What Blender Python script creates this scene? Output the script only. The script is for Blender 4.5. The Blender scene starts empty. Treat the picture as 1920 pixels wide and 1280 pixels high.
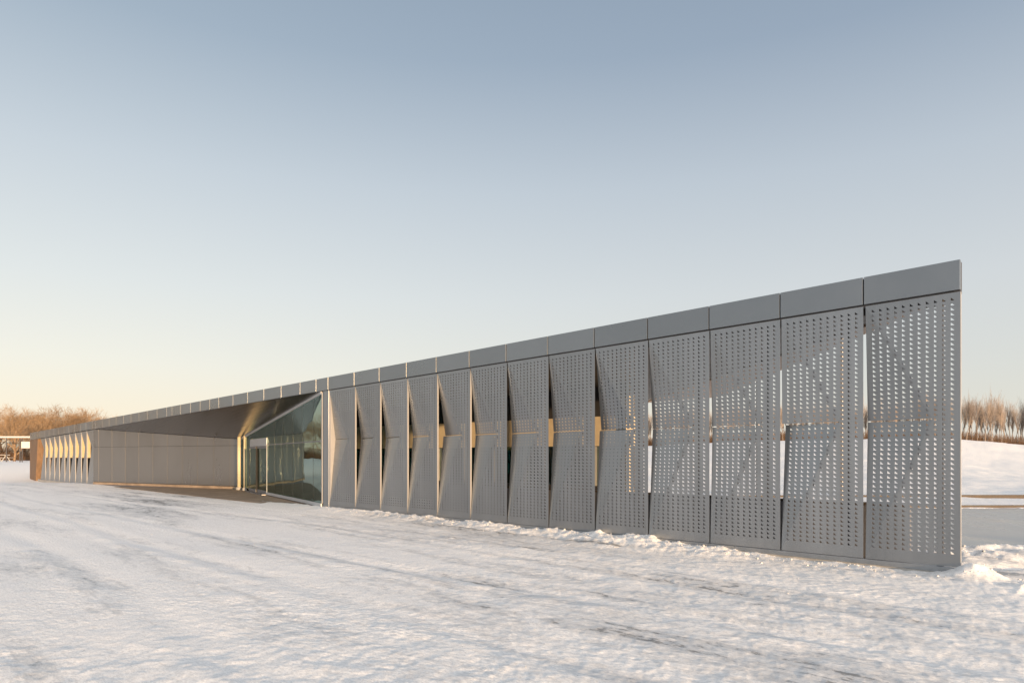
import bpy, bmesh, math, random
import numpy as np
from mathutils import Vector, Matrix
R = math.radians
scene = bpy.context.scene
COL = scene.collection

# ------------------------------------------------------------------ camera, sky, sun, exposure
CH = 1.714            # eye height
F = 1280.0            # focal length in photo pixels (1920 wide)
HY = 855.0            # horizon row in the photo
cam_d = bpy.data.cameras.new('camera'); cam = bpy.data.objects.new('camera', cam_d); COL.objects.link(cam)
cam.location = (0, 0, CH); cam.rotation_euler = (R(90), 0, 0)
cam_d.sensor_width = 36; cam_d.lens = 36*F/1920.0
cam_d.shift_y = (HY-640.0)/1920.0
cam_d.clip_start = .1; cam_d.clip_end = 6000
scene.camera = cam

SUN_AZ = 149.5        # clockwise from +Y (view direction) : behind the camera to the right
SUN_EL = 3.6
world = bpy.data.worlds.new("World"); scene.world = world; world.use_nodes = True
nt = world.node_tree; nt.nodes.clear()
wo = nt.nodes.new('ShaderNodeOutputWorld'); bg = nt.nodes.new('ShaderNodeBackground')
sk = nt.nodes.new('ShaderNodeTexSky'); sk.sky_type = 'NISHITA'; sk.sun_disc = False
sk.sun_elevation = R(SUN_EL); sk.sun_rotation = R(SUN_AZ)
sk.air_density = 1.0; sk.dust_density = 1.0; sk.ozone_density = 1.0; sk.altitude = 0
bg.inputs['Strength'].default_value = .15
def sky_colour(nt, sk, bg):
    """clear winter evening sky: the physical sky, evened out by thin high haze (pale cream low down, grey blue above)"""
    L = nt.links.new; N = nt.nodes.new
    tc = N('ShaderNodeTexCoord'); sp = N('ShaderNodeSeparateXYZ'); L(tc.outputs['Generated'], sp.inputs[0])
    def rmp(pts):
        r = N('ShaderNodeValToRGB'); e = r.color_ramp.elements
        while len(e) < len(pts): e.new(.5)
        for q, (p, c) in zip(e, pts):
            q.position = p; q.color = tuple((x/255/12.92 if x < 10 else ((x/255+.055)/1.055)**2.4) for x in c)+(1,)
        return r
    left = rmp([(0,(255,236,204)),(.05,(254,243,223)),(.12,(246,243,233)),(.22,(230,234,234)),(.36,(207,216,224)),(.50,(172,188,203)),(.60,(156,173,190)),(1,(110,130,156))])
    right = rmp([(0,(229,224,213)),(.05,(226,225,217)),(.12,(220,222,220)),(.22,(213,218,222)),(.36,(192,202,213)),(.50,(155,171,190)),(.60,(143,160,180)),(1,(110,130,156))])
    for r in (left, right): L(sp.outputs['Z'], r.inputs[0])
    dp = N('ShaderNodeVectorMath'); dp.operation = 'DOT_PRODUCT'; L(tc.outputs['Generated'], dp.inputs[0])
    dp.inputs[1].default_value = (math.sin(R(-47)), math.cos(R(-47)), 0)
    mr = N('ShaderNodeMapRange'); mr.inputs[1].default_value = .1; mr.inputs[2].default_value = 1.0; L(dp.outputs['Value'], mr.inputs[0])
    pq = N('ShaderNodeMath'); pq.operation = 'POWER'; pq.inputs[1].default_value = 2.3; L(mr.outputs[0], pq.inputs[0])
    mx = N('ShaderNodeMixRGB'); L(pq.outputs[0], mx.inputs[0]); L(right.outputs[0], mx.inputs[1]); L(left.outputs[0], mx.inputs[2])
    # glow round the low sun
    dg = N('ShaderNodeVectorMath'); dg.operation = 'DOT_PRODUCT'; L(tc.outputs['Generated'], dg.inputs[0])
    dg.inputs[1].default_value = (math.sin(R(SUN_AZ))*.99, math.cos(R(SUN_AZ))*.99, .12)
    mg = N('ShaderNodeMapRange'); mg.inputs[1].default_value = -.02; mg.inputs[2].default_value = 1.0; L(dg.outputs['Value'], mg.inputs[0])
    pw = N('ShaderNodeMath'); pw.operation = 'POWER'; pw.inputs[1].default_value = 1.6; L(mg.outputs[0], pw.inputs[0])
    gl = N('ShaderNodeMixRGB'); gl.blend_type = 'ADD'; L(pw.outputs[0], gl.inputs[0]); L(mx.outputs[0], gl.inputs[1]); gl.inputs[2].default_value = (2.3,2.1,1.95,1)
    sc = N('ShaderNodeMixRGB'); sc.blend_type = 'MULTIPLY'; sc.inputs[0].default_value = 1; L(gl.outputs[0], sc.inputs[1]); g = SKY_GAIN/.15; sc.inputs[2].default_value = (g,g,g,1)
    fin = N('ShaderNodeMixRGB'); fin.inputs[0].default_value = .92; L(sk.outputs[0], fin.inputs[1]); L(sc.outputs[0], fin.inputs[2])
    L(fin.outputs[0], bg.inputs['Color'])
EXPO = 1.0
SKY_GAIN = 2**-EXPO
sky_colour(nt, sk, bg); nt.links.new(bg.outputs[0], wo.inputs['Surface'])
SKY_NODES = (nt, sk, bg)

sd = bpy.data.lights.new('sun', 'SUN'); sun = bpy.data.objects.new('sun', sd); COL.objects.link(sun)
sd.energy = 3.6; sd.angle = R(.6); sd.color = (1.0, .64, .33)
sv = Vector((math.sin(R(SUN_AZ))*math.cos(R(SUN_EL)), math.cos(R(SUN_AZ))*math.cos(R(SUN_EL)), math.sin(R(SUN_EL))))
sun.rotation_euler = sv.to_track_quat('Z', 'Y').to_euler()
sun.location = (20, -20, 20)
scene.view_settings.view_transform = 'Standard'; scene.view_settings.look = 'None'
scene.view_settings.gamma = 1; scene.view_settings.use_curve_mapping = False
scene.view_settings.exposure = EXPO
scene.cycles.max_bounces = 8; scene.cycles.transparent_max_bounces = 16

# ------------------------------------------------------------------ helpers
def tag(o, label=None, cat=None, group=None, kind=None):
    if label: o['label'] = label
    if cat: o['category'] = cat
    if group: o['group'] = group
    if kind: o['kind'] = kind
    return o
def empty(name, loc=(0, 0, 0), rz=0):
    o = bpy.data.objects.new(name, None); COL.objects.link(o)
    o.location = loc; o.rotation_euler = (0, 0, rz); o.empty_display_size = .3
    return o
class MB:
    def __init__(s): s.v = []; s.f = []
    def add(s, vs, fs):
        n = len(s.v); s.v += [tuple(v) for v in vs]; s.f += [tuple(i+n for i in f) for f in fs]; return s
    def box(s, x0, x1, y0, y1, z0, z1):
        return s.add([(x0,y0,z0),(x1,y0,z0),(x1,y1,z0),(x0,y1,z0),(x0,y0,z1),(x1,y0,z1),(x1,y1,z1),(x0,y1,z1)],
              [(0,3,2,1),(4,5,6,7),(0,1,5,4),(1,2,6,5),(2,3,7,6),(3,0,4,7)])
    def hexa(s, b, t):      # 4 bottom points, 4 top points
        return s.add(list(b)+list(t), [(3,2,1,0),(4,5,6,7),(0,1,5,4),(1,2,6,5),(2,3,7,6),(3,0,4,7)])
    def prism(s, poly, z0, z1):  # poly (x,y); z0,z1 numbers or functions of x,y
        f0 = z0 if callable(z0) else (lambda x, y: z0); f1 = z1 if callable(z1) else (lambda x, y: z1)
        n = len(poly)
        return s.add([(x,y,f0(x,y)) for x,y in poly]+[(x,y,f1(x,y)) for x,y in poly],
             [tuple(reversed(range(n))), tuple(range(n,2*n))]+[(i,(i+1)%n,n+(i+1)%n,n+i) for i in range(n)])
    def tube(s, pts, rads, n=6, cap=True):
        pts = [Vector(p) for p in pts]; base = len(s.v); k = len(pts)
        d = (pts[-1]-pts[0]).normalized()
        a = d.cross(Vector((0,0,1)) if abs(d.z) < .9 else Vector((1,0,0))).normalized(); b = d.cross(a)
        for p, r in zip(pts, rads):
            for i in range(n):
                th = 2*math.pi*i/n; q = p+(a*math.cos(th)+b*math.sin(th))*r; s.v.append(tuple(q))
        for j in range(k-1):
            for i in range(n):
                i2 = (i+1) % n
                s.f.append((base+j*n+i, base+j*n+i2, base+(j+1)*n+i2, base+(j+1)*n+i))
        if cap:
            s.f.append(tuple(base+i for i in reversed(range(n)))); s.f.append(tuple(base+(k-1)*n+i for i in range(n)))
        return s
    def bar(s, p, q, wx, up, wy):   # rectangular bar p->q, width wx sideways, wy along 'up'
        p = Vector(p); q = Vector(q); d = (q-p).normalized(); up = Vector(up).normalized(); sd_ = d.cross(up).normalized()
        c = [sd_*wx/2+up*wy/2, -sd_*wx/2+up*wy/2, -sd_*wx/2-up*wy/2, sd_*wx/2-up*wy/2]
        return s.hexa([p+x for x in c], [q+x for x in c])
    def build(s, name, m, parent=None, smooth=False, bevel=0):
        me = bpy.data.meshes.new(name); me.from_pydata(s.v, [], s.f); me.update()
        bm = bmesh.new(); bm.from_mesh(me); bmesh.ops.recalc_face_normals(bm, faces=bm.faces)
        if smooth:
            for f in bm.faces: f.smooth = True
        bm.to_mesh(me); bm.free()
        me.materials.append(m)
        o = bpy.data.objects.new(name, me); COL.objects.link(o)
        if parent: o.parent = parent
        if bevel:
            b = o.modifiers.new('bevel', 'BEVEL'); b.width = bevel; b.segments = 2; b.limit_method = 'ANGLE'
        return o

# ------------------------------------------------------------------ materials
def newmat(name):
    m = bpy.data.materials.new(name); m.use_nodes = True; n = m.node_tree
    b = n.nodes['Principled BSDF']; return m, n, b
def ramp(n, pts, src):
    r = n.nodes.new('ShaderNodeValToRGB'); els = r.color_ramp.elements
    while len(els) < len(pts): els.new(.5)
    for e, (p, c) in zip(els, pts):
        e.position = p; e.color = (c[0], c[1], c[2], 1) if not isinstance(c, (int, float)) else (c, c, c, 1)
    n.links.new(src, r.inputs[0]); return r
def noise(n, scale, detail=4, rough=.5, vec=None, dist=0):
    t = n.nodes.new('ShaderNodeTexNoise'); t.inputs['Scale'].default_value = scale
    t.inputs['Detail'].default_value = detail; t.inputs['Roughness'].default_value = rough
    t.inputs['Distortion'].default_value = dist
    if vec is not None: n.links.new(vec, t.inputs['Vector'])
    return t
def objvec(n, sc=(1,1,1), rot=(0,0,0), kind='Object'):
    tc = n.nodes.new('ShaderNodeTexCoord'); mp = n.nodes.new('ShaderNodeMapping')
    mp.inputs['Scale'].default_value = sc; mp.inputs['Rotation'].default_value = rot
    n.links.new(tc.outputs[kind], mp.inputs[0]); return mp.outputs[0]
def simple(name, col, rough=.5, metal=0, var=.12, scale=2.0, sc=(1,1,1), bump=0, bscale=40, rvar=.08, perobj=0):
    m, n, b = newmat(name)
    v = objvec(n, sc); t = noise(n, scale, 6, .6, v)
    lo = [c*(1-var) for c in col]; hi = [min(1, c*(1+var)) for c in col]
    r = ramp(n, [(.3, lo), (.7, hi)], t.outputs[0])
    out = r.outputs[0]
    if perobj:
        oi = n.nodes.new('ShaderNodeObjectInfo'); mr = n.nodes.new('ShaderNodeMapRange')
        mr.inputs[3].default_value = 1-perobj; mr.inputs[4].default_value = 1+perobj
        n.links.new(oi.outputs['Random'], mr.inputs[0])
        hs = n.nodes.new('ShaderNodeHueSaturation'); n.links.new(mr.outputs[0], hs.inputs['Value']); n.links.new(out, hs.inputs['Color'])
        out = hs.outputs[0]
    n.links.new(out, b.inputs['Base Color'])
    rr = ramp(n, [(.3, rough-rvar), (.7, rough+rvar)], t.outputs[0]); n.links.new(rr.outputs[0], b.inputs['Roughness'])
    b.inputs['Metallic'].default_value = metal
    if bump:
        t2 = noise(n, bscale, 5, .6, v); bp = n.nodes.new('ShaderNodeBump'); bp.inputs['Strength'].default_value = bump
        bp.inputs['Distance'].default_value = .02; n.links.new(t2.outputs[0], bp.inputs['Height']); n.links.new(bp.outputs[0], b.inputs['Normal'])
    return m
M = {}
M['panel'] = simple('grey_aluminium', (.27,.29,.312), .34, .80, .09, 1.4, sc=(1.6,1.6,.25), perobj=.08)
M['fascia'] = simple('grey_fascia', (.25,.27,.29), .32, .88, .06, .5, bump=.05, bscale=3, perobj=.05)
M['clad'] = simple('grey_cladding', (.27,.26,.25), .31, .85, .06, .6, sc=(1,1,.3), bump=.08, bscale=1.6, perobj=.04)
M['edge'] = simple('folded_edge_metal', (.30,.30,.30), .6, .2, .05)
M['fin'] = simple('ochre_sun_catcher', (.42,.34,.20), .7, 0, .08)  # for the fins added to show golden light in the far gaps
M['clod'] = simple('grey_snow_clod', (.58,.57,.55), .8, 0, .15, 20, bump=.5)
M['gasket'] = simple('black_gasket', (.02,.02,.02), .7, 0, .05)
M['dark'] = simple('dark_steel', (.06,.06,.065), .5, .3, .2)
M['steel'] = simple('grey_steel', (.2,.2,.21), .45, .4, .1)
M['frame'] = simple('pale_frame', (.46,.47,.48), .4, .2, .05)
M['beige'] = simple('beige_render', (.60,.52,.38), .7, 0, .1, 3, bump=.1)
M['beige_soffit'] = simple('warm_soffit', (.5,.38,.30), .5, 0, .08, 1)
M['roof'] = simple('roof_membrane', (.35,.35,.36), .7, 0, .15, 1)
M['concrete'] = simple('concrete', (.34,.33,.31), .85, 0, .2, 2.5, bump=.2, bscale=30)
M['paving'] = simple('bare_paving', (.27,.21,.155), .7, 0, .35, 1.6, bump=.4, bscale=12)
M['white'] = simple('white_paint', (.52,.50,.46), .5, 0, .06, 3)
M['wood'] = simple('weathered_wood', (.16,.095,.05), .6, 0, .35, 2.2, sc=(3,3,.5), bump=.2, bscale=15)
M['kerb'] = simple('timber_kerb', (.075,.058,.042), .75, 0, .3, 4, bump=.3)
M['column'] = simple('cream_column', (.62,.55,.38), .45, 0, .06, 3)
M['bark'] = simple('pale_bark', (.28,.18,.10), .9, 0, .3, 6, bump=.4, bscale=20, perobj=.15)
M['twig'] = simple('twig', (.25,.165,.09), .9, 0, .25, 2, perobj=.2)
M['aspen_bark'] = simple('aspen_bark', (.26,.21,.17), .9, 0, .3, 6, perobj=.2)
M['aspen_twig'] = simple('aspen_twig', (.30,.245,.20), .9, 0, .25, 2, perobj=.2)
M['brush'] = simple('brown_brush', (.11,.065,.035), .95, 0, .35, 2)

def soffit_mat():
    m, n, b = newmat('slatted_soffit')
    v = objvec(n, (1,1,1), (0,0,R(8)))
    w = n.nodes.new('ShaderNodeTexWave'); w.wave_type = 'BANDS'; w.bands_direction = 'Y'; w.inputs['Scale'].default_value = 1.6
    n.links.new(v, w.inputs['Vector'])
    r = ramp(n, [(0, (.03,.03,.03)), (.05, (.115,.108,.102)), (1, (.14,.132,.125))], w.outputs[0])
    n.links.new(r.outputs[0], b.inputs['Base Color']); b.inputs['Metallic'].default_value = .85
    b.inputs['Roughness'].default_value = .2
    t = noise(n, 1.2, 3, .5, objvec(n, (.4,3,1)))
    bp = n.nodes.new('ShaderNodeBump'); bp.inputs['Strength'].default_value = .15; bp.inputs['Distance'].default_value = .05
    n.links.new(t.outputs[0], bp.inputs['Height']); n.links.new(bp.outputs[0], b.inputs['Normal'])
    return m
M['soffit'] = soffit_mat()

def glass_mat():
    m = bpy.data.materials.new('tinted_glass'); m.use_nodes = True; n = m.node_tree; n.nodes.clear()
    out = n.nodes.new('ShaderNodeOutputMaterial'); mix = n.nodes.new('ShaderNodeMixShader')
    tr = n.nodes.new('ShaderNodeBsdfTransparent'); tr.inputs[0].default_value = (.46,.72,.68,1)
    gl = n.nodes.new('ShaderNodeBsdfGlossy'); gl.inputs['Roughness'].default_value = .015; gl.inputs[0].default_value = (.78,1.0,.96,1)
    fr = n.nodes.new('ShaderNodeFresnel'); fr.inputs[0].default_value = 3.3
    v = objvec(n, (.25,.25,.5)); t = noise(n, 1.6, 2, .5, v)
    bp = n.nodes.new('ShaderNodeBump'); bp.inputs['Strength'].default_value = .35; bp.inputs['Distance'].default_value = .03
    n.links.new(t.outputs[0], bp.inputs['Height']); n.links.new(bp.outputs[0], gl.inputs['Normal'])
    n.links.new(fr.outputs[0], mix.inputs[0]); n.links.new(tr.outputs[0], mix.inputs[1]); n.links.new(gl.outputs[0], mix.inputs[2])
    n.links.new(mix.outputs[0], out.inputs[0]); return m
M['glass'] = glass_mat()

def snow_mat():
    m, n, b = newmat('trodden_snow')
    tc = n.nodes.new('ShaderNodeTexCoord')
    def mapped(sc, rot=0):
        r_ = n.nodes.new('ShaderNodeMapping'); r_.inputs['Rotation'].default_value = (0,0,rot); n.links.new(tc.outputs['Object'], r_.inputs[0])
        s_ = n.nodes.new('ShaderNodeMapping'); s_.inputs['Scale'].default_value = sc; n.links.new(r_.outputs[0], s_.inputs[0]); return s_.outputs[0]
    # icy, worn streaks running along the drive (parallel to the facade)
    va = mapped((1.1,.12,1), R(-45)); vb = mapped((3.0,.7,1), R(-45)); vc = mapped((1,1,1)); vd = mapped((1.0,.45,1), R(-45))
    s1 = noise(n, .9, 5, .6, va, .8); s2 = noise(n, 1.1, 7, .7, vb, .8); s3 = noise(n, .10, 2, .5, vc); s4 = noise(n, 11, 7, .75, vd)
    def math_(op, a, bb):
        q = n.nodes.new('ShaderNodeMath'); q.operation = op
        for i, x in enumerate((a, bb)):
            if isinstance(x, (int, float)): q.inputs[i].default_value = x
            else: n.links.new(x, q.inputs[i])
        return q.outputs[0]
    mixv = math_('ADD', math_('MULTIPLY', s1.outputs[0], .42), math_('MULTIPLY', s2.outputs[0], .30))
    mixv = math_('ADD', mixv, math_('MULTIPLY', s4.outputs[0], .28))
    mixv = math_('ADD', mixv, math_('MULTIPLY', math_('SUBTRACT', s3.outputs[0], .5), .22))
    ice = ramp(n, [(.50, 0), (.55, .5), (.60, 1)], mixv)
    bare = ramp(n, [(.585, 0), (.605, .85)], mixv)
    fine = noise(n, 55, 5, .85, vd)
    base = ramp(n, [(.38, (.70,.69,.665)), (.58, (.93,.915,.88))], fine.outputs[0])
    mx = n.nodes.new('ShaderNodeMixRGB'); n.links.new(ice.outputs[0], mx.inputs[0]); n.links.new(base.outputs[0], mx.inputs[1])
    mx.inputs[2].default_value = (.55,.555,.55,1)
    mx2 = n.nodes.new('ShaderNodeMixRGB'); n.links.new(bare.outputs[0], mx2.inputs[0]); n.links.new(mx.outputs[0], mx2.inputs[1])
    mx2.inputs[2].default_value = (.22,.215,.205,1)
    # grit
    g = noise(n, 26, 3, .5, vc); g2 = noise(n, 1.1, 3, .5, vc)
    gm = math_('MULTIPLY', ramp(n, [(.70, 0), (.74, 1)], g.outputs[0]).outputs[0], ramp(n, [(.5, 0), (.62, .7)], g2.outputs[0]).outputs[0])
    mx3 = n.nodes.new('ShaderNodeMixRGB'); n.links.new(gm, mx3.inputs[0]); n.links.new(mx2.outputs[0], mx3.inputs[1]); mx3.inputs[2].default_value = (.22,.2,.18,1)
    # only the drive is worn: weight stored on the mesh
    at = n.nodes.new('ShaderNodeAttribute'); at.attribute_name = 'worn'
    mx4 = n.nodes.new('ShaderNodeMixRGB'); n.links.new(at.outputs['Fac'], mx4.inputs[0]); n.links.new(base.outputs[0], mx4.inputs[1]); n.links.new(mx3.outputs[0], mx4.inputs[2])
    n.links.new(mx4.outputs[0], b.inputs['Base Color'])
    rr = ramp(n, [(0, .75), (1, .4)], ice.outputs[0]); n.links.new(rr.outputs[0], b.inputs['Roughness'])
    b.inputs['Specular IOR Level'].default_value = .3
    h1 = noise(n, 30, 8, .8, vd); h2 = noise(n, 7, 6, .7, mapped((1.3,.7,1), R(-45)))
    hh = math_('ADD', math_('MULTIPLY', h1.outputs[0], .5), math_('MULTIPLY', h2.outputs[0], .55))
    vo = n.nodes.new('ShaderNodeTexVoronoi'); vo.feature = 'SMOOTH_F1'; vo.inputs['Scale'].default_value = 21; vo.inputs['Smoothness'].default_value = .6; n.links.new(vd, vo.inputs['Vector'])
    pm = ramp(n, [(.40, .05), (.60, 1)], noise(n, .55, 4, .6, vd).outputs[0])
    hh = math_('ADD', hh, math_('MULTIPLY', math_('MULTIPLY', math_('SUBTRACT', .6, vo.outputs['Distance']), .9), pm.outputs[0]))
    hh = math_('MULTIPLY', hh, math_('SUBTRACT', 1.1, ice.outputs[0]))
    bp = n.nodes.new('ShaderNodeBump'); bp.inputs['Strength'].default_value = .42; bp.inputs['Distance'].default_value = .05
    n.links.new(hh, bp.inputs['Height']); n.links.new(bp.outputs[0], b.inputs['Normal'])
    return m
M['snow'] = snow_mat()
def ice_mat():
    m, n, b = newmat('rink_ice')
    t = noise(n, .8, 6, .6, objvec(n, (1,.3,1)))
    r = ramp(n, [(.3, (.35,.34,.32)), (.7, (.44,.43,.405))], t.outputs[0]); n.links.new(r.outputs[0], b.inputs['Base Color'])
    rr = ramp(n, [(.3, .18), (.7, .38)], t.outputs[0]); n.links.new(rr.outputs[0], b.inputs['Roughness'])
    b.inputs['Specular IOR Level'].default_value = .35
    return m
M['ice'] = ice_mat()

# ------------------------------------------------------------------ layout
K = 20742.0; XV = -320.0; S2 = math.sqrt(.5)
Z0 = K/(1801-XV); X0 = (1801-960)/F*Z0
OX, OY = X0, Z0                                   # the knife-edge corner of the pavilion
D = (-S2, S2); NRM = (-S2, -S2)                   # along the facade (leftwards) ; out of the facade
def lx(px): return (K/(px-XV)-Z0)/S2              # photo column on the facade plane -> metres along the facade
def fz(px, py): return CH+(HY-py)/F*K/(px-XV)     # height of a facade point
def to_local(X, Y):
    rx, ry = X-OX, Y-OY; return (rx*D[0]+ry*D[1], rx*NRM[0]+ry*NRM[1])
def to_world(a, b): return (OX+a*D[0]+b*NRM[0], OY+a*D[1]+b*NRM[1])
def at(px, Z): return ((px-960)/F*Z, Z)
def interp(x, xs, ys): return float(np.interp(x, xs, ys))
FT = [(lx(p), fz(p, q)) for p, q in ((1801,487),(617,707),(176,789),(60,811))]
FB = [(lx(p), fz(p, q)) for p, q in ((1801,543),(617,730.5),(176,804),(60,824))]
def ztop(a): return interp(a, [p[0] for p in FT], [p[1] for p in FT])
def zbot(a): return interp(a, [p[0] for p in FB], [p[1] for p in FB])
def ground_z(a): return interp(a, [45, 64], [0, -.3])
A_ = (lx(176), 0.0); B_ = to_local(*at(449, 35.3)); C_ = (lx(607), 0.0)
zA = zbot(A_[0]); zB = CH+(HY-823)/F*35.3; zC = zbot(C_[0])
END = lx(57)

# ------------------------------------------------------------------ noise for the terrain
def vnoise(x, y, seed):
    xi = np.floor(x).astype(np.int64); yi = np.floor(y).astype(np.int64); fx = x-xi; fy = y-yi
    def h(a, b):
        q = (a*374761393+b*668265263+seed*974711) & 0xFFFFFFFF
        q = ((q ^ (q >> 13))*1274126177) & 0xFFFFFFFF
        return ((q ^ (q >> 16)) & 0xFFFF)/65535.0
    sx = fx*fx*(3-2*fx); sy = fy*fy*(3-2*fy)
    return (h(xi,yi)*(1-sx)+h(xi+1,yi)*sx)*(1-sy)+(h(xi,yi+1)*(1-sx)+h(xi+1,yi+1)*sx)*sy
def fbm(x, y, seed, o=4, g=.5):
    a = 1; s = 0; t = 0
    for i in range(o):
        s = s+a*(vnoise(x*2**i, y*2**i, seed+i*17)-.5); t += a; a *= g
    return s/t*2
def ss(a, b, x):
    t = np.clip((x-a)/(b-a), 0, 1); return t*t*(3-2*t)
RINK = (12.9, 22.3)
def terrain(X, Y):
    a = (X-OX)*D[0]+(Y-OY)*D[1]; b = (X-OX)*NRM[0]+(Y-OY)*NRM[1]
    r = np.hypot(X, Y)
    z = -.3*ss(45, 64, a)
    # far banks
    ratio = X/np.maximum(Y, 1)
    hr = np.interp(ratio, [-.2, .1, .3, .62, .75, 1.0, 1.6], [.5, 3.2, 3.9, 4.6, 3.4, 2.2, 1.0])
    z = z+np.where(Y > 20, hr*ss(30, 112, Y)*ss(-.45, .1, ratio), 0)
    z = z+1.35*ss(62, 84, r)*ss(-.5, -.68, ratio)
    z = z+.5*ss(80, 300, r)
    # drive surface
    n1 = fbm(a*.12, b*.3, 3, 3); n2 = fbm(a*.45, b*1.5, 11, 4, .55); n3 = fbm(a*2.2, b*3.2, 23, 4, .6); n4 = fbm(X*11, Y*11, 31, 3, .6)
    rough = ss(-.25, .5, fbm(a*.10+5, b*.22, 41, 3)+.25-.5*ss(0, -9, X))
    front = ss(-.3, .6, b)
    near = ss(70, 25, r)
    z = z+near*(.04*n1+.012*n2)
    z = z+near*(.003+.013*rough)*n3+near*(.001+.008*rough)*np.maximum(n4, -.2)
    # tyre ruts
    for off, wd, dp in ((1.9,.16,.035),(3.4,.18,.035),(5.2,.2,.03),(6.8,.2,.03),(8.8,.22,.025)):
        c = off+.35*np.sin(a*.11+off)+.5*fbm(a*.08, a*0+off, 51, 2)
        z = z-near*dp*np.exp(-((b-c)/wd)**2)*(.5+.5*vnoise(a*.5, b*0+off, 7))
        z = z+near*dp*.7*np.exp(-((b-c-wd*1.9)/(wd*.8))**2)*vnoise(a*2.5, b*3, 9)
    # ploughed berm along the facade
    bh = np.interp(a, [-1,.2,1.2,2.2,2.8,3.6,5.0,6.4,6.9,9,12,17,17.8,20,45,60,66], [.10,.05,.07,.03,.07,.13,.20,.22,.13,.15,.13,.12,.05,.0,.0,.0,0])
    lump = 1+.7*fbm(a*1.4, b*1.4, 61, 3, .6)+.55*fbm(a*7, b*7, 62, 3, .65)
    z = z+.7*bh*lump*np.exp(-(np.maximum(b-.12, 0)/.62)**2)*ss(-.30, -.05, b)*(a > -.8)
    # pile at the corner and the rough bank beside the rink
    dx, dy = X-(OX+.12), Y-(OY-.12)
    z = z+.17*np.exp(-(dx*dx/.10+dy*dy/.05))*(1+.6*n3)
    bank = np.exp(-((Y-11.7)/.75)**2)*ss(OX-.2, OX+.8, X)
    z = z+bank*(.16+.16*fbm(X*1.7, Y*1.7, 71, 5, .62))
    z = z-.10*np.exp(-((Y-10.55)/.16)**2)*ss(OX+.1, OX+.6, X)*(.6+.6*n2)
    # rink bed and floor under the pavilion are flat
    ins = (Y > RINK[0]-.1) & (Y < RINK[1]+.1) & (X > OX-6) & (X < 72) & (b < -.3)
    z = np.where(ins, -.06, z)
    und = (b < -.25) & (b > -12) & (a > -1.0) & (a < END+.2) & (a > -b*.84-.3)
    z = np.where(und, np.minimum(z, -.12)-0.0, z)
    eb = np.interp(a, PAV_EDGE_A, PAV_EDGE_B)+.22*fbm(a*1.3, b*2, 91, 4, .6)
    tri = (a > C_[0]-.2) & (a < A_[0]-2) & (b > -6)
    drop = np.where(tri, ss(.0, -.25, b-eb), 0)*ss(PAV_EDGE_A[-1]+1.2, PAV_EDGE_A[-1]-.6, a)
    z = z+np.where(tri, .05*np.exp(-((b-eb-.1)/.25)**2)*(.6+n3), 0)
    z = z*(1-drop)-.06*drop
    # hill relief: drifts and footprints
    hill = ss(24, 32, Y)*ss(-.4, .1, ratio)
    z = z+hill*(.28*fbm(X*.07, Y*.05, 81, 4)+.10*fbm(X*.5, Y*.35, 83, 3))
    lb = ss(58, 70, r)*ss(-.45, -.6, ratio)
    z = z+lb*.15*fbm(X*.1, Y*.1, 85, 3)
    worn = front*ss(62, 50, r)+ss(OX+.1, OX+.6, X)*ss(12.2, 11.0, Y)*.9
    worn = np.clip(worn, 0, 1)
    return z, worn
_pe = [to_local(*at(px, CH*F/(py-HY))) for px, py in ((610,949),(570,945),(530,940),(490,935),(450,929),(400,923),(345,918.5),(325,914))]
PAV_EDGE_A = [p[0] for p in _pe]; PAV_EDGE_B = [p[1] for p in _pe]
def tz(X, Y):
    return float(terrain(np.array([float(X)]), np.array([float(Y)]))[0][0])

def build_ground():
    ang = np.concatenate([np.arange(-180, -52, 2.0), np.arange(-52, 52, .115), np.arange(52, 180, 2.0)])*math.pi/180
    rad = np.concatenate([[.05, .5], 1*1.05**np.arange(0, 29), 4.1*1.005**np.arange(0, 560), 67*1.03**np.arange(0, 125)])
    na, nr = len(ang), len(rad)
    RR, AA = np.meshgrid(rad, ang, indexing='ij')
    X = RR*np.sin(AA); Y = RR*np.cos(AA)
    Z, Wn = terrain(X, Y)
    co = np.stack([X, Y, Z], -1).reshape(-1, 3)
    i, j = np.meshgrid(np.arange(nr-1), np.arange(na), indexing='ij'); j2 = (j+1) % na
    q = np.stack([i*na+j, (i+1)*na+j, (i+1)*na+j2, i*na+j2], -1).reshape(-1, 4)[:, ::-1]
    me = bpy.data.meshes.new('snowy_ground'); nv = len(co); nf = len(q)
    me.vertices.add(nv); me.vertices.foreach_set('co', co.ravel().astype(np.float32))
    me.loops.add(nf*4); me.loops.foreach_set('vertex_index', q.ravel().astype(np.int32))
    me.polygons.add(nf); me.polygons.foreach_set('loop_start', np.arange(0, nf*4, 4, dtype=np.int32))
    me.polygons.foreach_set('loop_total', np.full(nf, 4, dtype=np.int32))
    me.polygons.foreach_set('use_smooth', np.ones(nf, dtype=bool))
    me.update(calc_edges=True); me.validate()
    at_ = me.attributes.new('worn', 'FLOAT', 'POINT'); at_.data.foreach_set('value', Wn.ravel().astype(np.float32))
    me.materials.append(M['snow'])
    o = bpy.data.objects.new('snowy_ground', me); COL.objects.link(o)
    me.polygons.foreach_get('use_smooth', np.zeros(nf, dtype=bool))
    tag(o, 'trodden snow and worn ice on the drive and banks round the pavilion', kind='structure')
    return o
build_ground()

# ------------------------------------------------------------------ the pavilion
PAV = empty('pavilion', (OX, OY, 0), R(135))
tag(PAV, 'long low grey metal pavilion with folded perforated screen panels and recessed glass entrance', 'building')
seams = [1801,1620,1464,1331,1216,1116,1029,951,882,820,764,713,666,617]
MID = 2.26

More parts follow.
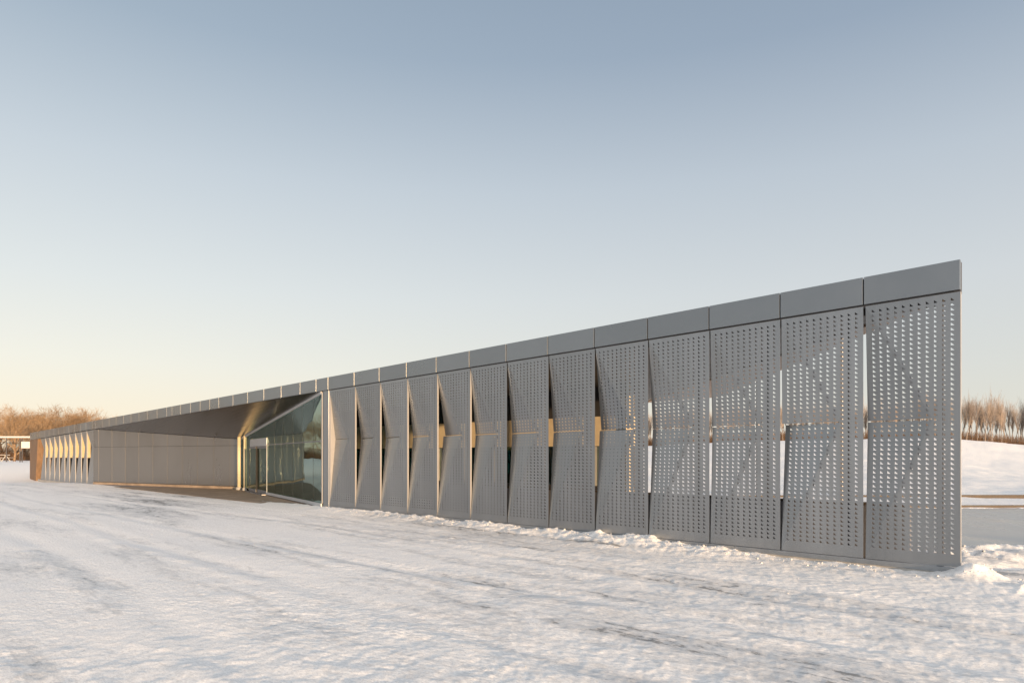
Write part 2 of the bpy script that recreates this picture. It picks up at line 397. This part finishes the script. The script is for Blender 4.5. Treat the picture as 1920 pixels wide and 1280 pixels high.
def screen_panel(w, top, du, dl, nm='screen_panel', hole=.40, detail=True, solid=False, zb0=.10, flange=True, ku=1.0, kl=1.0):
    """folded sheet: u leftwards from the panel's right edge, v up; top(u) gives the head height"""
    bm = bmesh.new(); us = .275*w; H0 = 4.0
    mr, ml, mb, mt = .045, .06, .17, .055
    nc, nr = 11, 52
    uu = [mr+(w-mr-ml)*i/nc for i in range(nc+1)]; vv = [mb+(H0-mb-mt)*i/nr for i in range(nr+1)]
    g = {}
    def vert(u, v):
        k = (round(u, 5), round(v, 5))
        if k not in g: g[k] = bm.verts.new((u, 0, v))
        return g[k]
    U = [0]+uu+[w]; V = [0]+vv+[H0]
    for i in range(len(U)-1):
        for j in range(len(V)-1):
            Aq, Bq, Cq, Dq = vert(U[i], V[j]), vert(U[i+1], V[j]), vert(U[i+1], V[j+1]), vert(U[i], V[j+1])
            if i == 0 or j == 0 or i == len(U)-2 or j == len(V)-2 or solid:
                bm.faces.new((Aq, Bq, Cq, Dq)); continue
            cw, chh = U[i+1]-U[i], V[j+1]-V[j]
            # picture-left is +u: the upright side of the triangle is on the left
            cu, cv = (U[i]+U[i+1])/2, (V[j]+V[j+1])/2; vm_ = H0*(MID-zb0)/(top(w/2)-zb0); k_ = 1.0
            if cv < vm_ and (cu-us)/(w-us) > 1-cv/vm_+.04: k_ = kl       # lower folded facet
            if cv > vm_ and (cu-us)/(w-us) > (cv-vm_)/(H0-vm_)+.04: k_ = ku      # upper folded facet
            if k_ == 0: bm.faces.new((Aq, Bq, Cq, Dq)); continue
            hw = hole*cw*k_; hh = .60*chh*k_
            u1 = U[i]+(cw+hw)/2; u0 = u1-hw; v0 = V[j]+(chh-hh)/2
            a = bm.verts.new((u0, 0, v0)); b = bm.verts.new((u1, 0, v0)); c = bm.verts.new((u1, 0, v0+hh))
            bm.faces.new((Aq, Bq, b, a)); bm.faces.new((Bq, Cq, c, b)); bm.faces.new((a, c, Dq)); bm.faces.new((c, Cq, Dq)); bm.faces.new((Aq, a, Dq))
    vm = H0*(MID-zb0)/(top(w/2)-zb0)
    def cut(p, n, sel):
        fs = [f for f in bm.faces if sel(f.calc_center_median())]
        es = set(e for f in fs for e in f.edges); vs = set(v for f in fs for v in f.verts)
        bmesh.ops.bisect_plane(bm, geom=list(vs)+list(es)+fs, dist=1e-5, plane_co=p, plane_no=n)
    cut((0,0,vm), (0,0,1), lambda c: True)
    # creases
    def nrm(p, q): d = Vector(q)-Vector(p); return Vector((-d.z, 0, d.x)).normalized()
    T = (w,0,H0); Bq = (w,0,0); Sx = (us,0,vm)
    nu = nrm(T, Sx); nl = nrm(Bq, Sx)
    cut(Sx, nu, lambda c: c.z > vm-1e-4); cut(Sx, nl, lambda c: c.z < vm+1e-4)
    es = [e for e in bm.edges if all(abs(v.co.z-vm) < 1e-4 and v.co.x > us-1e-4 for v in e.verts)]
    bmesh.ops.split_edges(bm, edges=es)
    Mp = Vector((w,0,vm)); du_den = (Mp-Vector(Sx)).dot(nu); dl_den = (Mp-Vector(Sx)).dot(nl)
    bm.verts.index_update()
    ups = [sum(f.calc_center_median().z for f in v.link_faces)/max(1, len(v.link_faces)) > vm for v in bm.verts]
    for v in bm.verts:
        upper = ups[v.index]; c = v.co.copy(); dep = 0
        if upper: dep = du*max(0, (c-Vector(Sx)).dot(nu)/du_den)
        else: dep = dl*max(0, (c-Vector(Sx)).dot(nl)/dl_den)
        z = zb0+c.z*(top(c.x)-zb0)/H0 if c.z > vm else zb0+c.z*(MID-zb0)/vm
        off = 0
        if abs(c.z-vm) < 1e-4 and c.x > us+1e-3: off = (.010 if upper else -.010)
        v.co = Vector((c.x, -dep, z+off))
    bmesh.ops.recalc_face_normals(bm, faces=bm.faces)
    me = bpy.data.meshes.new(nm)
    # make sure the outside faces +y
    if sum(f.normal.y for f in bm.faces) < 0: bmesh.ops.reverse_faces(bm, faces=bm.faces)
    # right-edge and left-edge returns
    bm.to_mesh(me); bm.free(); me.materials.append(M['panel'])
    o = bpy.data.objects.new(nm, me); COL.objects.link(o); o.parent = PAV
    sm = o.modifiers.new('thick', 'SOLIDIFY'); sm.thickness = .004; sm.offset = -1
    zT = top(w); 
    if flange:
      e = MB(); e.box(.0, .004, -.055, -.004, zb0, top(0)-.002)                                   # right return
      e.build('edge_flange', M['edge'], o)
    if detail:
        s = MB()
        s.bar((w-.03, -.035, zT-.03), (us+.01, -.035, MID+.03), .05, (0,1,0), .05)
        s.bar((w-.03, -.035, zb0+.05), (us+.01, -.035, MID-.03), .05, (0,1,0), .05)
        s.build('crease_stiffener', M['steel'], o)
        p = MB().box(.25, .33, -.21, -.13, .02, top(.22)-.01).build('post', M['dark'], o)
    return o

for i in range(13):
    r_, l_ = lx(seams[i]), lx(seams[i+1]); w = l_-r_-.022
    x0 = r_+.011 if i else 0
    f = i/12.0; dd = .11+.10*f
    du, dl = dd, dd
    if i == 1: du = .03; dl = .17
    if i == 0: du = .11; dl = .11
    if i == 2: du = .07; dl = .08
    if i == 4: du = .20
    if i == 8: du = .27; dl = .2
    tp = (lambda u, x0=x0: zbot(x0+u)-.024)
    p = screen_panel(w, tp, du, dl, hole=.44-.05*f, zb0=.12, flange=i >= 8 or i == 0, ku=.30 if i == 8 else 1.0, kl=1.0 if i < 3 else (.8 if i == 3 else .58))
    p.location = (x0, 0, 0)
# far panels, left of the recess
far = [176,162.5,152,141,130,121,111,102,93,85,76]
proto = None
for i in range(10):
    r_, l_ = lx(far[i]), lx(far[i+1]); w = l_-r_-.03
    tp = (lambda u, r_=r_: zbot(r_+u)-.04)
    p = screen_panel(w, tp, .50, .50, hole=.3, detail=False, zb0=-.1)
    tpz = zbot(r_)-.04
    MB().box(.0, .006, -.22, -.056, 1.62, tpz-.02).build('fin', M['fin'], p)  # added fin, catches the low sun so the gap shows gold
    p.location = (r_+.015, 0, 0)
# fascia
fs = [1801,1620,1464,1331,1216,1116,1029,951,882,820,764,713,666,617,594.5,564.5,529,496.5,466,438.6,412,395,377,359,340,324,314,296,278,262,247,233,219,206,193,180.5,174,162.5,152,141,130,121,111,102,93,85,76,66,57]
for i in range(len(fs)-1):
    a, b = lx(fs[i]), lx(fs[i+1]); g = .010 if i < 20 else .016
    a2, b2 = a+(g if i else 0), b-g
    m = MB(); m.hexa([(a2,-.02,zbot(a2)),(b2,-.02,zbot(b2)),(b2,.035,zbot(b2)),(a2,.035,zbot(a2))],
                     [(a2,-.02,ztop(a2)),(b2,-.02,ztop(b2)),(b2,.035,ztop(b2)),(a2,.035,ztop(a2))])
    m.build('fascia_panel', M['fascia'], PAV, bevel=.003)
# fascia backing (slightly lower than the panels)
m = MB(); xs = list(np.linspace(.004, 17.5, 10))
for a, b in zip(xs[:-1], xs[1:]):
    m.hexa([(a,-.10,zbot(a)-.045),(b,-.10,zbot(b)-.045),(b,-.021,zbot(b)-.045),(a,-.021,zbot(a)-.045)],
           [(a,-.10,ztop(a)-.02),(b,-.10,ztop(b)-.02),(b,-.021,ztop(b)-.02),(a,-.021,ztop(a)-.02)])
m.build('fascia_rail', M['dark'], PAV)
m = MB(); xs = list(np.linspace(17.5, END-.02, 18))
for a, b in zip(xs[:-1], xs[1:]):
    m.hexa([(a,-.10,zbot(a)+.01),(b,-.10,zbot(b)+.01),(b,-.021,zbot(b)+.01),(a,-.021,zbot(a)+.01)],
           [(a,-.10,ztop(a)-.02),(b,-.10,ztop(b)-.02),(b,-.021,ztop(b)-.02),(a,-.021,ztop(a)-.02)])
m.build('fascia_rail', M['dark'], PAV)
# head beam behind the screen
m = MB()
m.hexa([(.25,-.35,zbot(.25)-.13),(17.4,-.35,zbot(17.4)-.13),(17.4,-.2,zbot(17.4)-.13),(.12,-.2,zbot(.25)-.13)],
       [(.25,-.35,zbot(.25)-.01),(17.4,-.35,zbot(17.4)-.01),(17.4,-.2,zbot(17.4)-.01),(.12,-.2,zbot(.25)-.01)])
m.build('head_beam', M['dark'], PAV)
# base rail
MB().box(-.003, 3.45, -.03, .022, .035, .115).box(3.455, 17.4, -.03, .022, .035, .115).build('base_rail', M['panel'], PAV, bevel=.004)
MB().box(.02, 17.4, -.16, .008, -.3, .034).build('plinth', M['concrete'], PAV)
# roof
rear = [(0.05,-.11), (END-.02,-.11), (END-.02,-12.5), (10.55,-12.5)]
MB().prism([(.35,-.36),(END-.02,-.36),(END-.02,-12.5),(10.5,-12.5)], lambda x, y: zbot(x)+.02, lambda x, y: ztop(x)-.06).build('roof', M['roof'], PAV)
MB().prism([(.06,-.105),(END-.02,-.105),(END-.02,-.355),(.30,-.355)], lambda x, y: zbot(x)+.05, lambda x, y: ztop(x)-.055).build('roof_edge', M['roof'], PAV)
# soffit over the walkway: dark part and warm part
def zs(x, y): return zbot(x)-.002
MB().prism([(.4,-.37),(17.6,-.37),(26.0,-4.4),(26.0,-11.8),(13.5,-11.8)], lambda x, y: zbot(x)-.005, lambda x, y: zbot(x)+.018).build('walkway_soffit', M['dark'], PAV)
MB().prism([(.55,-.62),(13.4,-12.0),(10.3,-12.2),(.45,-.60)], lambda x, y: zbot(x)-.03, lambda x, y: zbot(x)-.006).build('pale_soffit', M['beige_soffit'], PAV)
# core volume behind the walkway
def wallseg(p, q, z0, z1, th, mat, name, parent=PAV, off=0, bevel=0):
    p = Vector((p[0], p[1], 0)); q = Vector((q[0], q[1], 0)); d = (q-p).normalized(); n_ = Vector((-d.y, d.x, 0))
    z1f = z1 if callable(z1) else (lambda x, y: z1)
    a0, a1 = p+n_*off, q+n_*off; b0, b1 = p+n_*(off+th), q+n_*(off+th)
    pts = [a0, a1, b1, b0]
    m = MB(); m.hexa([(v.x, v.y, z0) for v in pts], [(v.x, v.y, z1f(v.x, v.y)) for v in pts])
    return m.build(name, mat, parent, bevel=bevel)
P1, P2, P3 = (10.0,-6.3), (33.5,-4.3), (15.8,-12.0)
wallseg(P1, P2, -.1, .75, -.2, M['dark'], 'core_wall')
wallseg(P1, P2, 2.05, 3.0, -.2, M['beige'], 'core_wall')
wallseg(P1, P2, 3.0, lambda x, y: zbot(x)+.0, -.18, M['dark'], 'core_wall')
wallseg(P1, P2, .75, 2.05, -.02, M['glass'], 'core_window', off=-.1)
for k in range(17):
    t = k/16; x, y = P1[0]+(P2[0]-P1[0])*t, P1[1]+(P2[1]-P1[1])*t
    MB().box(x-.03, x+.03, y-.12, y+.02, .75, 2.05).build('window_mullion', M['steel'], PAV)
wallseg(P1, P3, -.1, lambda x, y: zbot(x)+.0, .25, M['beige'], 'core_wall')
wallseg((14.6,-12.1), (END-.1,-12.1), -.4, lambda x, y: zbot(x)+.0, .2, M['clad'], 'rear_wall')
wallseg((12.2,-8.2), (34,-8.2), -.1, lambda x, y: zbot(x)-.01, .2, M['beige'], 'inner_wall')
MB().prism([(.6,-.2),(45.3,-.12),(45.3,-12),(11,-12)], -.2, .012).build('floor_slab', M['steel'], PAV)
# low guard wall behind the screen
MB().hexa([(.9,-1.05,.012),(13.2,-1.05,.012),(13.2,-.9,.012),(.9,-.9,.012)], [(.9,-1.05,.90),(13.2,-1.05,.90),(13.2,-.9,.90),(.9,-.9,.90)]).build('guard_wall', M['steel'], PAV, bevel=.01)
MB().box(.895, 13.2, -1.08, -.87, .90, .935).build('guard_coping', M['kerb'], PAV)
# raking steel posts of the rear edge
for t in (2.6, 7.2):
    x, y = t*.643/.766, -t
    MB().tube([(x+.35, y, .0), (x+.35, y, zbot(x)-.01)], [.06,.06], 12).build('rear_post', M['steel'], PAV)

# recess wall cladding (A -> B)
def ray_on(px, p, q):
    """parameter of the point of local line p-q seen at photo column px"""
    pw, qw = to_world(*p), to_world(*q); k = (px-960)/F
    return (pw[0]-k*pw[1])/(k*(qw[1]-pw[1])-(qw[0]-pw[0]))
tt = [0]+[ray_on(x, A_, B_) for x in (186,211,236,261,287.5,314.5,342.5,371,402,432)]+[1.0]
jz = 2.27
def AB(t): return (A_[0]+(B_[0]-A_[0])*t, A_[1]+(B_[1]-A_[1])*t)
def sof(x, y):
    # plane through A, B, C
    a = Vector((A_[0],A_[1],zA)); b = Vector((B_[0],B_[1],zB)); c = Vector((C_[0],C_[1],zC)); n_ = (b-a).cross(c-a)
    return a.z-((x-a.x)*n_.x+(y-a.y)*n_.y)/n_.z
Lab = (Vector(B_)-Vector(A_)).length; gg = .009/Lab
for i in range(len(tt)-1):
    p, q = AB(tt[i]+gg), AB(tt[i+1]-gg)
    if i == 0: p = AB(0)
    wallseg(q, p, .17, jz-.008, .03, M['clad'], 'wall_panel', bevel=.003)
    wallseg(q, p, jz+.008, lambda x, y: sof(x, y)-.012, .03, M['clad'], 'wall_panel', bevel=.003)
wallseg(AB(1), AB(0), .1, lambda x, y: sof(x, y)-.02, -.12, M['dark'], 'wall_backing', off=-.002)
wallseg(AB(1), AB(-.0), -.3, .14, .10, M['paving'], 'wall_plinth', off=-.05)
# soffit of the entrance recess
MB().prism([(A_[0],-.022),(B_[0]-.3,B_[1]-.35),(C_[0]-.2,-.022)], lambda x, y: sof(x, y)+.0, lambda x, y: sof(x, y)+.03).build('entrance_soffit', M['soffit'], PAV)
# glazed wall (C -> B)
def CB(t, off=0):
    d = Vector((B_[0]-C_[0], B_[1]-C_[1])).normalized(); n_ = Vector((-d.y, d.x))
    return (C_[0]+(B_[0]-C_[0])*t+n_.x*off, C_[1]+(B_[1]-C_[1])*t+n_.y*off)
C0 = ray_on(605, C_, B_)
t_dr, t_dl = ray_on(500.5, C_, B_), ray_on(470.5, C_, B_)
GW = empty('glass_wall'); GW.parent = PAV
sill = .16
def gseg(t0, t1, z0, z1, off, th, mat, name, bevel=0, parent=GW):
    p, q = CB(t0, off), CB(t1, off); p2, q2 = CB(t0, off+th), CB(t1, off+th)
    f0 = z0 if callable(z0) else (lambda x, y: z0); f1 = z1 if callable(z1) else (lambda x, y: z1)
    pts = [p, q, q2, p2]
    return MB().hexa([(a, b, f0(a, b)) for a, b in pts], [(a, b, f1(a, b)) for a, b in pts]).build(name, mat, parent, bevel=bevel)
topz = lambda x, y: sof(x, y)-.03
gseg(C0+.004, t_dr, sill, topz, 0, .012, M['glass'], 'pane')
gseg(t_dl, .985, sill, topz, 0, .012, M['glass'], 'pane')
DH = CH+(HY-835)/F*30.5
gseg(t_dr, t_dl, DH, topz, 0, .012, M['glass'], 'pane')
gseg(C0+.0042, t_dr, .05, sill, -.012, .06, M['frame'], 'sill_frame', .006)
gseg(C0+.0042, .99, lambda x, y: sof(x, y)-.09, lambda x, y: sof(x, y)-.004, -.015, .06, M['frame'], 'head_frame', .006)
gseg(C0-.001, C0+.004, sill, topz, -.01, .04, M['edge'], 'side_frame', .004)
tr_z = CH+(HY-826.5)/F*22.4
gseg(C0+.004, t_dr, tr_z-.018, tr_z+.018, -.015, .04, M['steel'], 'transom')
m = None
for px in (588, 567, 548.5, 531, 515):
    t = ray_on(px, C_, B_); e = .006/ (Vector(B_)-Vector(C_)).length
    gseg(t-e, t+e, sill, topz, -.003, .018, M['gasket'], 'mullion')
# door
DOOR = empty('entrance_door'); DOOR.parent = PAV
e = .055/(Vector(B_)-Vector(C_)).length
gseg(t_dr-e, t_dr, .05, DH+.30, -.008, .03, M['frame'], 'door_frame', .002, DOOR)
gseg(t_dl, t_dl+e, .05, DH+.30, -.008, .03, M['frame'], 'door_frame', .002, DOOR)
gseg(t_dr-e*1.3, t_dl+e*1.3, DH-.02, DH+.33, -.02, .06, M['frame'], 'door_header', .008, DOOR)
gseg(t_dr, t_dl, .02, .06, -.08, .3, M['steel'], 'threshold', 0, DOOR)
tm = (t_dr*.45+t_dl*.55)
for a, b, of in ((t_dr+e*.1, tm+e*.3, .0), (tm-e*.3, t_dl-e*.1, .06)):
    lf = gseg(a, b, .07, DH-.03, of, .012, M['glass'], 'door_leaf', 0, DOOR)
    for c, d_ in ((a, a+e*.6), (b-e*.6, b)):
        gseg(c, d_, .07, DH-.03, of-.01, .035, M['gasket'], 'leaf_stile', 0, lf)
    gseg(a+e*.6, b-e*.6, .07, .2, of-.02, .05, M['steel'], 'leaf_rail', 0, lf)
    gseg(a+e*.6, b-e*.6, DH-.12, DH-.03, of-.02, .05, M['steel'], 'leaf_rail', 0, lf)
# jamb pier between glass and screen
pw = lx(606)
MB().box(lx(616.5), pw, -.30, .0, 0.02, zbot(17.6)-.01).build('corner_pier', M['panel'], PAV, bevel=.004)
MB().box(17.42, lx(616.5)-.001, -.42, -.012, 0.02, zbot(17.5)-.012).build('corner_jamb', M['edge'], PAV)
# entrance columns
for px, Z, rr in ((448.3, 34.6, .085), (459.3, 33.9, .07)):
    a, b = to_local(*at(px, Z)); zz = sof(a, b)
    c = MB().tube([(a,b,.15),(a,b,zz-.0)], [rr,rr], 20).build('column', M['column'], PAV, smooth=False)
    for pl in c.data.polygons: pl.use_smooth = len(pl.vertices) == 4
    MB().tube([(a,b,-.05),(a,b,.16)], [rr*1.9,rr*1.75], 16).build('column_base', M['concrete'], c, bevel=.01)
a, b = to_local(*at(467.5, 33.2)); MB().tube([(a,b,.1),(a,b,sof(a,b))], [.035,.035], 10).build('downpipe', M['column'], PAV)
# paving in the recess
MB().prism([(A_[0]-6,-.7),(B_[0]+.2,B_[1]-.05),(C_[0]-.1,-.1),(C_[0]-.3,.5),(40,.3)], -.2, .018).build('entrance_step', M['paving'], PAV)
# timber end fin
g = lx(57); h = lx(75.5)
zt_, zb_ = zbot(g), ground_z(62)-.1
MB().hexa([(g-.15,-1.1,zb_),(g,.04,zb_),(g-2.2,.04,zb_),(g-2.3,-1.1,zb_)], [(g-.15,-1.1,zt_),(g,.04,zt_),(g-3.0,.04,zt_+.03),(g-3.1,-1.1,zt_+.03)]).build('timber_end_wall', M['wood'], PAV, bevel=.02)
# rear part of the far wing: wall behind the far panels
wallseg((A_[0]+.1,-.9), (g-3.2,-.9), -.4, 1.62, -.15, M['dark'], 'wing_wall')
wallseg((A_[0]+.1,-.9), (g-3.2,-.9), 1.6, lambda x, y: zbot(x)+.0, -.13, M['beige'], 'wing_wall')
MB().box(A_[0], g-2.9, -.3, .03, -.5, -.06).build('plinth', M['concrete'], PAV)
# snow caught on the base ledge

# ------------------------------------------------------------------ rink
MB().prism([(OX-4.5,RINK[0]),(70,RINK[0]+1.2),(70,RINK[1]+1.6),(OX-4.5,RINK[1]-.1)], -.05, .004).build('ice_rink', M['ice'])
tag(bpy.data.objects['ice_rink'], 'smooth grey ice of the skating rink behind the pavilion', kind='structure')
def kerb(y0, y1, h, w, label):
    t = empty('timber_kerb', (OX+3, y0, 0)); tag(t, label, 'kerb')
    m = MB(); n = 12
    for k in range(n):
        xa, xb = OX-4.4+(62*k/n), OX-4.4+(62*(k+1)/n)-.02; ya = y0+(y1-y0)*k/n; yb = y0+(y1-y0)*(k+1)/n
        m.hexa([(xa,ya,-.05),(xb,yb,-.05),(xb,yb+w,-.05),(xa,ya+w,-.05)], [(xa,ya,h),(xb,yb,h),(xb,yb+w,h),(xa,ya+w,h)])
    o = m.build('board', M['kerb'], t, bevel=.01); o.location = (-(OX+3), -y0, 0)
kerb(22.35, 23.95, .085, .12, 'brown timber kerb at the far edge of the grey ice')
kerb(27.6, 29.6, .12, .12, 'brown timber kerb at the foot of the snowy hill')

def clods(name, spots, label, seed):
    r_ = random.Random(seed); m = MB()
    t = (1+5**.5)/2
    V = [Vector(v).normalized() for v in ((-1,t,0),(1,t,0),(-1,-t,0),(1,-t,0),(0,-1,t),(0,1,t),(0,-1,-t),(0,1,-t),(t,0,-1),(t,0,1),(-t,0,-1),(-t,0,1))]
    Fc = [(0,11,5),(0,5,1),(0,1,7),(0,7,10),(0,10,11),(1,5,9),(5,11,4),(11,10,2),(10,7,6),(7,1,8),(3,9,4),(3,4,2),(3,2,6),(3,6,8),(3,8,9),(4,9,5),(2,4,11),(6,2,10),(8,6,7),(9,8,1)]
    P = np.array([p[:2] for p in spots]); zz = terrain(P[:,0], P[:,1])[0]
    for (x, y, r), z in zip(spots, zz):
        q = Matrix.Rotation(r_.random()*6.28, 3, 'Z') @ Matrix.Rotation(r_.random()*6.28, 3, 'X')
        m.add([(q @ v)*r*r_.uniform(.7,1.25)+Vector((x, y, z+r*.1)) for v in V], Fc)
    o = m.build(name, M['clod'], smooth=True); tag(o, label, kind='stuff'); return o
sp = []; r_ = random.Random(77)
for k in range(700):
    a = r_.uniform(-.3, 17.6) if r_.random() < .75 else r_.uniform(24, 46); b = abs(r_.gauss(0, .28))+.05
    if a > 20: b = float(np.interp(a, PAV_EDGE_A, PAV_EDGE_B))-abs(r_.gauss(0, .5))+.1
    x, y = to_world(a, b); sp.append((x, y, min(.028, .004+r_.expovariate(170))))
for k in range(200):
    x = OX+.15+abs(r_.gauss(0, 1.4)); y = r_.choice((r_.gauss(OY-.1, .35), r_.gauss(11.8, .5))); sp.append((x, y, min(.03, .004+r_.expovariate(160))))
for k in range(60):
    Z = r_.uniform(5, 22); a, b = r_.uniform(-4, 26), r_.uniform(.4, 9); x, y = to_world(a, b); sp.append((x, y, min(.014, .004+r_.expovariate(300))))
clods('snow_clods', sp, 'small crumbled snow clods along the foot of the perforated screen', 78)

# ------------------------------------------------------------------ trees
def grow(rng, H, spread, nb, depth, trunk_r, twig_r, upright=.5, first=.25, kids=(3,5)):
    trunk, crown = MB(), MB()
    def branch(p, d, L, r, lvl):
        n = 4 if lvl < 2 else 3
        pts = [p]; rr = [r]; q = p; dd = d.copy()
        for k in range(n):
            dd = (dd+Vector((rng.gauss(0,.13), rng.gauss(0,.13), rng.gauss(0,.08)+upright*.09))).normalized()
            q = q+dd*L/n; pts.append(q); rr.append(max(twig_r*.5, r*(1-.75*(k+1)/n)))
        (trunk if lvl == 0 else crown).tube(pts, rr, 6 if lvl == 0 else (4 if lvl == 1 else 3), cap=False)
        if lvl >= depth: return
        m = nb if lvl == 0 else rng.randint(*kids)
        for k in range(m):
            f = first+(1-first)*(k+rng.random())/m if lvl == 0 else .25+.75*(k+rng.random())/m
            x = min(f*n, n-.001); i = int(x); pp = pts[i].lerp(pts[i+1], x-i); rp = rr[i]*.62
            ang = rng.random()*2*math.pi; tilt = spread*rng.uniform(.6,1.15)
            ax = (pts[i+1]-pts[i]).normalized(); s_ = ax.cross(Vector((math.cos(ang), math.sin(ang), .3))).normalized()
            nd = (ax*math.cos(tilt)+s_*math.sin(tilt)); nd.z += .12*upright; nd.normalize()
            LL = L*(rng.uniform(.45,.75) if lvl else rng.uniform(.45,.7)*(1.15-.55*f))
            branch(pp, nd, LL, max(twig_r, rp), lvl+1)
    branch(Vector((0,0,-.1)), Vector((rng.gauss(0,.04), rng.gauss(0,.04), 1)), H, trunk_r, 0)
    return trunk, crown
def make_tree(name, mats, seed, **kw):
    rng = random.Random(seed); t, c = grow(rng, **kw)
    root = empty(name); t.build('trunk', mats[0], root); c.build('crown', mats[1], root)
    return root
def copy_tree(o):
    c = o.copy(); COL.objects.link(c)
    for ch in o.children:
        k = ch.copy(); COL.objects.link(k); k.parent = c
    return c
rng = random.Random(5)
broad = [make_tree('bare_tree', (M['bark'], M['twig']), 100+k, H=6.2, spread=.85, nb=15, depth=4, trunk_r=.17, twig_r=.011, upright=.7, first=.18, kids=(5,7)) for k in range(4)]
bt = [  # photo column, depth, height, label
 (26, 84, 7.6, 'spreading bare golden tree with low limbs at the left edge, nearest the camera'),
 (-20, 96, 7.6, 'bare golden tree half cut by the left edge of the view'),
 (60, 100, 7.8, 'bare orange-brown tree just behind the big spreading tree'),
 (97, 118, 10.2, 'round-topped bare tree rising over the far end of the roof'),
 (122, 116, 10.3, 'dense bare orange tree behind the far end panels'),
 (150, 128, 10.8, 'small pale bare tree seen just above the roofline'),
 (174, 126, 11.6, 'last bare tree above the roof, next to the low fascia end'),
 (45, 122, 10.0, 'tall bare tree behind the timber end wall'),
 (5, 120, 10.2, 'tall pale bare tree at the back of the left row'),
 (78, 130, 10.2, 'thin bare treetop between two rounder crowns at the far left')]
used = 0
for k, (px, Z, H, lab) in enumerate(bt):
    o = broad[k] if k < 4 else copy_tree(broad[k % 4])
    X, Y = at(px, Z); o.location = (X, Y, tz(X, Y)-.1); s = .58*H/6.2; w_ = s*rng.uniform(1.25,1.5); o.scale = (w_,w_,s); o.rotation_euler = (0,0,rng.uniform(0,6.28) if k else 1.0)
    tag(o, lab, 'tree', 'bare golden trees at the far left')
for k in range(34):  # unseen row; its far end is added to darken the facade's reflections
    o = copy_tree(broad[k % 4]); azk = R(-39-2.3*k+rng.uniform(-.8,.8)); rr = rng.uniform(95,130)
    X, Y = rr*math.sin(azk), rr*math.cos(azk); o.location = (X, Y, tz(X, Y)-.1); s = rng.uniform(.8,1.2); o.scale = (s*1.3,s*1.3,s); o.rotation_euler = (0,0,rng.uniform(0,6.28))
    tag(o, 'bare tree of the unseen far row reflected in the glass and the facade', 'tree', 'unseen bare trees reflected in the glass and the facade')
# low brush under the left trees
def brush(name, pts, n, hgt, mat, label, seed, jit=3, rad=.02):
    r_ = random.Random(seed); m = MB()
    for k in range(n):
        t = r_.random()*(len(pts)-1); i = int(t); f = t-i
        x = pts[i][0]*(1-f)+pts[i+1][0]*f+r_.uniform(-jit,jit); y = pts[i][1]*(1-f)+pts[i+1][1]*f+r_.uniform(-jit,jit)
        z = TZ(x, y); h_ = hgt*r_.uniform(.4,1.1)
        m.tube([(x,y,z-.1),(x+r_.gauss(0,.25)*h_,y+r_.gauss(0,.2)*h_,z+h_)], [rad, rad*.4], 3, cap=False)
    o = m.build(name, mat); tag(o, label, kind='stuff')
_cache = {}
def TZ(x, y):
    k = (round(x/2), round(y/2))
    if k not in _cache: _cache[k] = tz(k[0]*2, k[1]*2)
    return _cache[k]
brush('underbrush', [at(-700,112), at(-150,100), at(60,97), at(260,125)], 9000, 2.2, M['brush'], 'tangled orange-brown brush beneath the bare trees at the far left', 9)

# aspens on the hill
asp = [make_tree('aspen', (M['aspen_bark'], M['aspen_twig']), 300+k, H=7.2, spread=.22, nb=20, depth=3, trunk_r=.12, twig_r=.012, upright=1.6, first=.45, kids=(3,4)) for k in range(6)]
LAB = 'slim bare aspen in the dense row along the hill crest'
N = 290
for k in range(N):
    px = 1130+ (2080-1130)*(k+rng.uniform(.05,.95))/N; Z = rng.uniform(112,128)
    o = asp[k] if k < 6 else copy_tree(asp[k % 6])
    X, Y = at(px, Z); o.location = (X, Y, tz(X, Y)-.1); s = rng.triangular(.46,.82,.64)*(1.0 if px > 1700 else .85); o.scale = (s*.95,s*.95,s); o.rotation_euler = (rng.gauss(0,.03),rng.gauss(0,.03),rng.uniform(0,6.28))
    tag(o, LAB, 'tree', 'aspens along the crest of the hill')
brush('crest_brush', [at(1100,122), at(1500,117), at(2100,117)], 16000, 1.7, M['brush'], 'low dark brush under the aspens on the hill crest', 10, jit=2.5, rad=.018)

# ------------------------------------------------------------------ small things at the far left
def ground_obj(px, Z): X, Y = at(px, Z); return X, Y, tz(X, Y)
X, Y, z = ground_obj(20, 76)
gt = empty('gateway', (X, Y, z)); tag(gt, 'slim white beam on thin dark posts with a white panel hung beside the timber wall', 'gateway')
zb_ = CH+(HY-819)/F*76-z
bx0, bx1 = (-60-20)/F*76, (60-20)/F*76
MB().box(bx0, bx1, -.12, .12, zb_-.09, zb_+.09).build('beam', M['white'], gt, bevel=.02)
for px in (12, 37.5, 41.5):
    x = (px-20)/F*76; MB().tube([(x,0,-.3),(x,0,zb_-.09)], [.06,.05], 8).build('post', M['dark'], gt)
x0, x1 = (41.5-20)/F*76, (59-20)/F*76
MB().box(x0, x1, -.16, .16, CH+(HY-840)/F*76-z, CH+(HY-827.5)/F*76-z).build('sign_board', M['white'], gt, bevel=.02)
X, Y, z = ground_obj(3, 79)
bn = empty('picnic_table', (X, Y, z)); tag(bn, 'pale slatted picnic table on the snowbank at the left edge', 'table')
MB().box(-.7,.7,-.4,.4,.74,.80).build('table_top', M['white'], bn, bevel=.01)
for s in (-1, 1):
    MB().box(-.7,.7,s*.75-.13,s*.75+.13,.42,.47).build('seat', M['white'], bn, bevel=.01)
    MB().bar((s*.5,-.75,-.05),(s*.5,0,.74),.06,(1,0,0),.06).bar((s*.5,.75,-.05),(s*.5,0,.74),.06,(1,0,0),.06).build('leg', M['white'], bn)
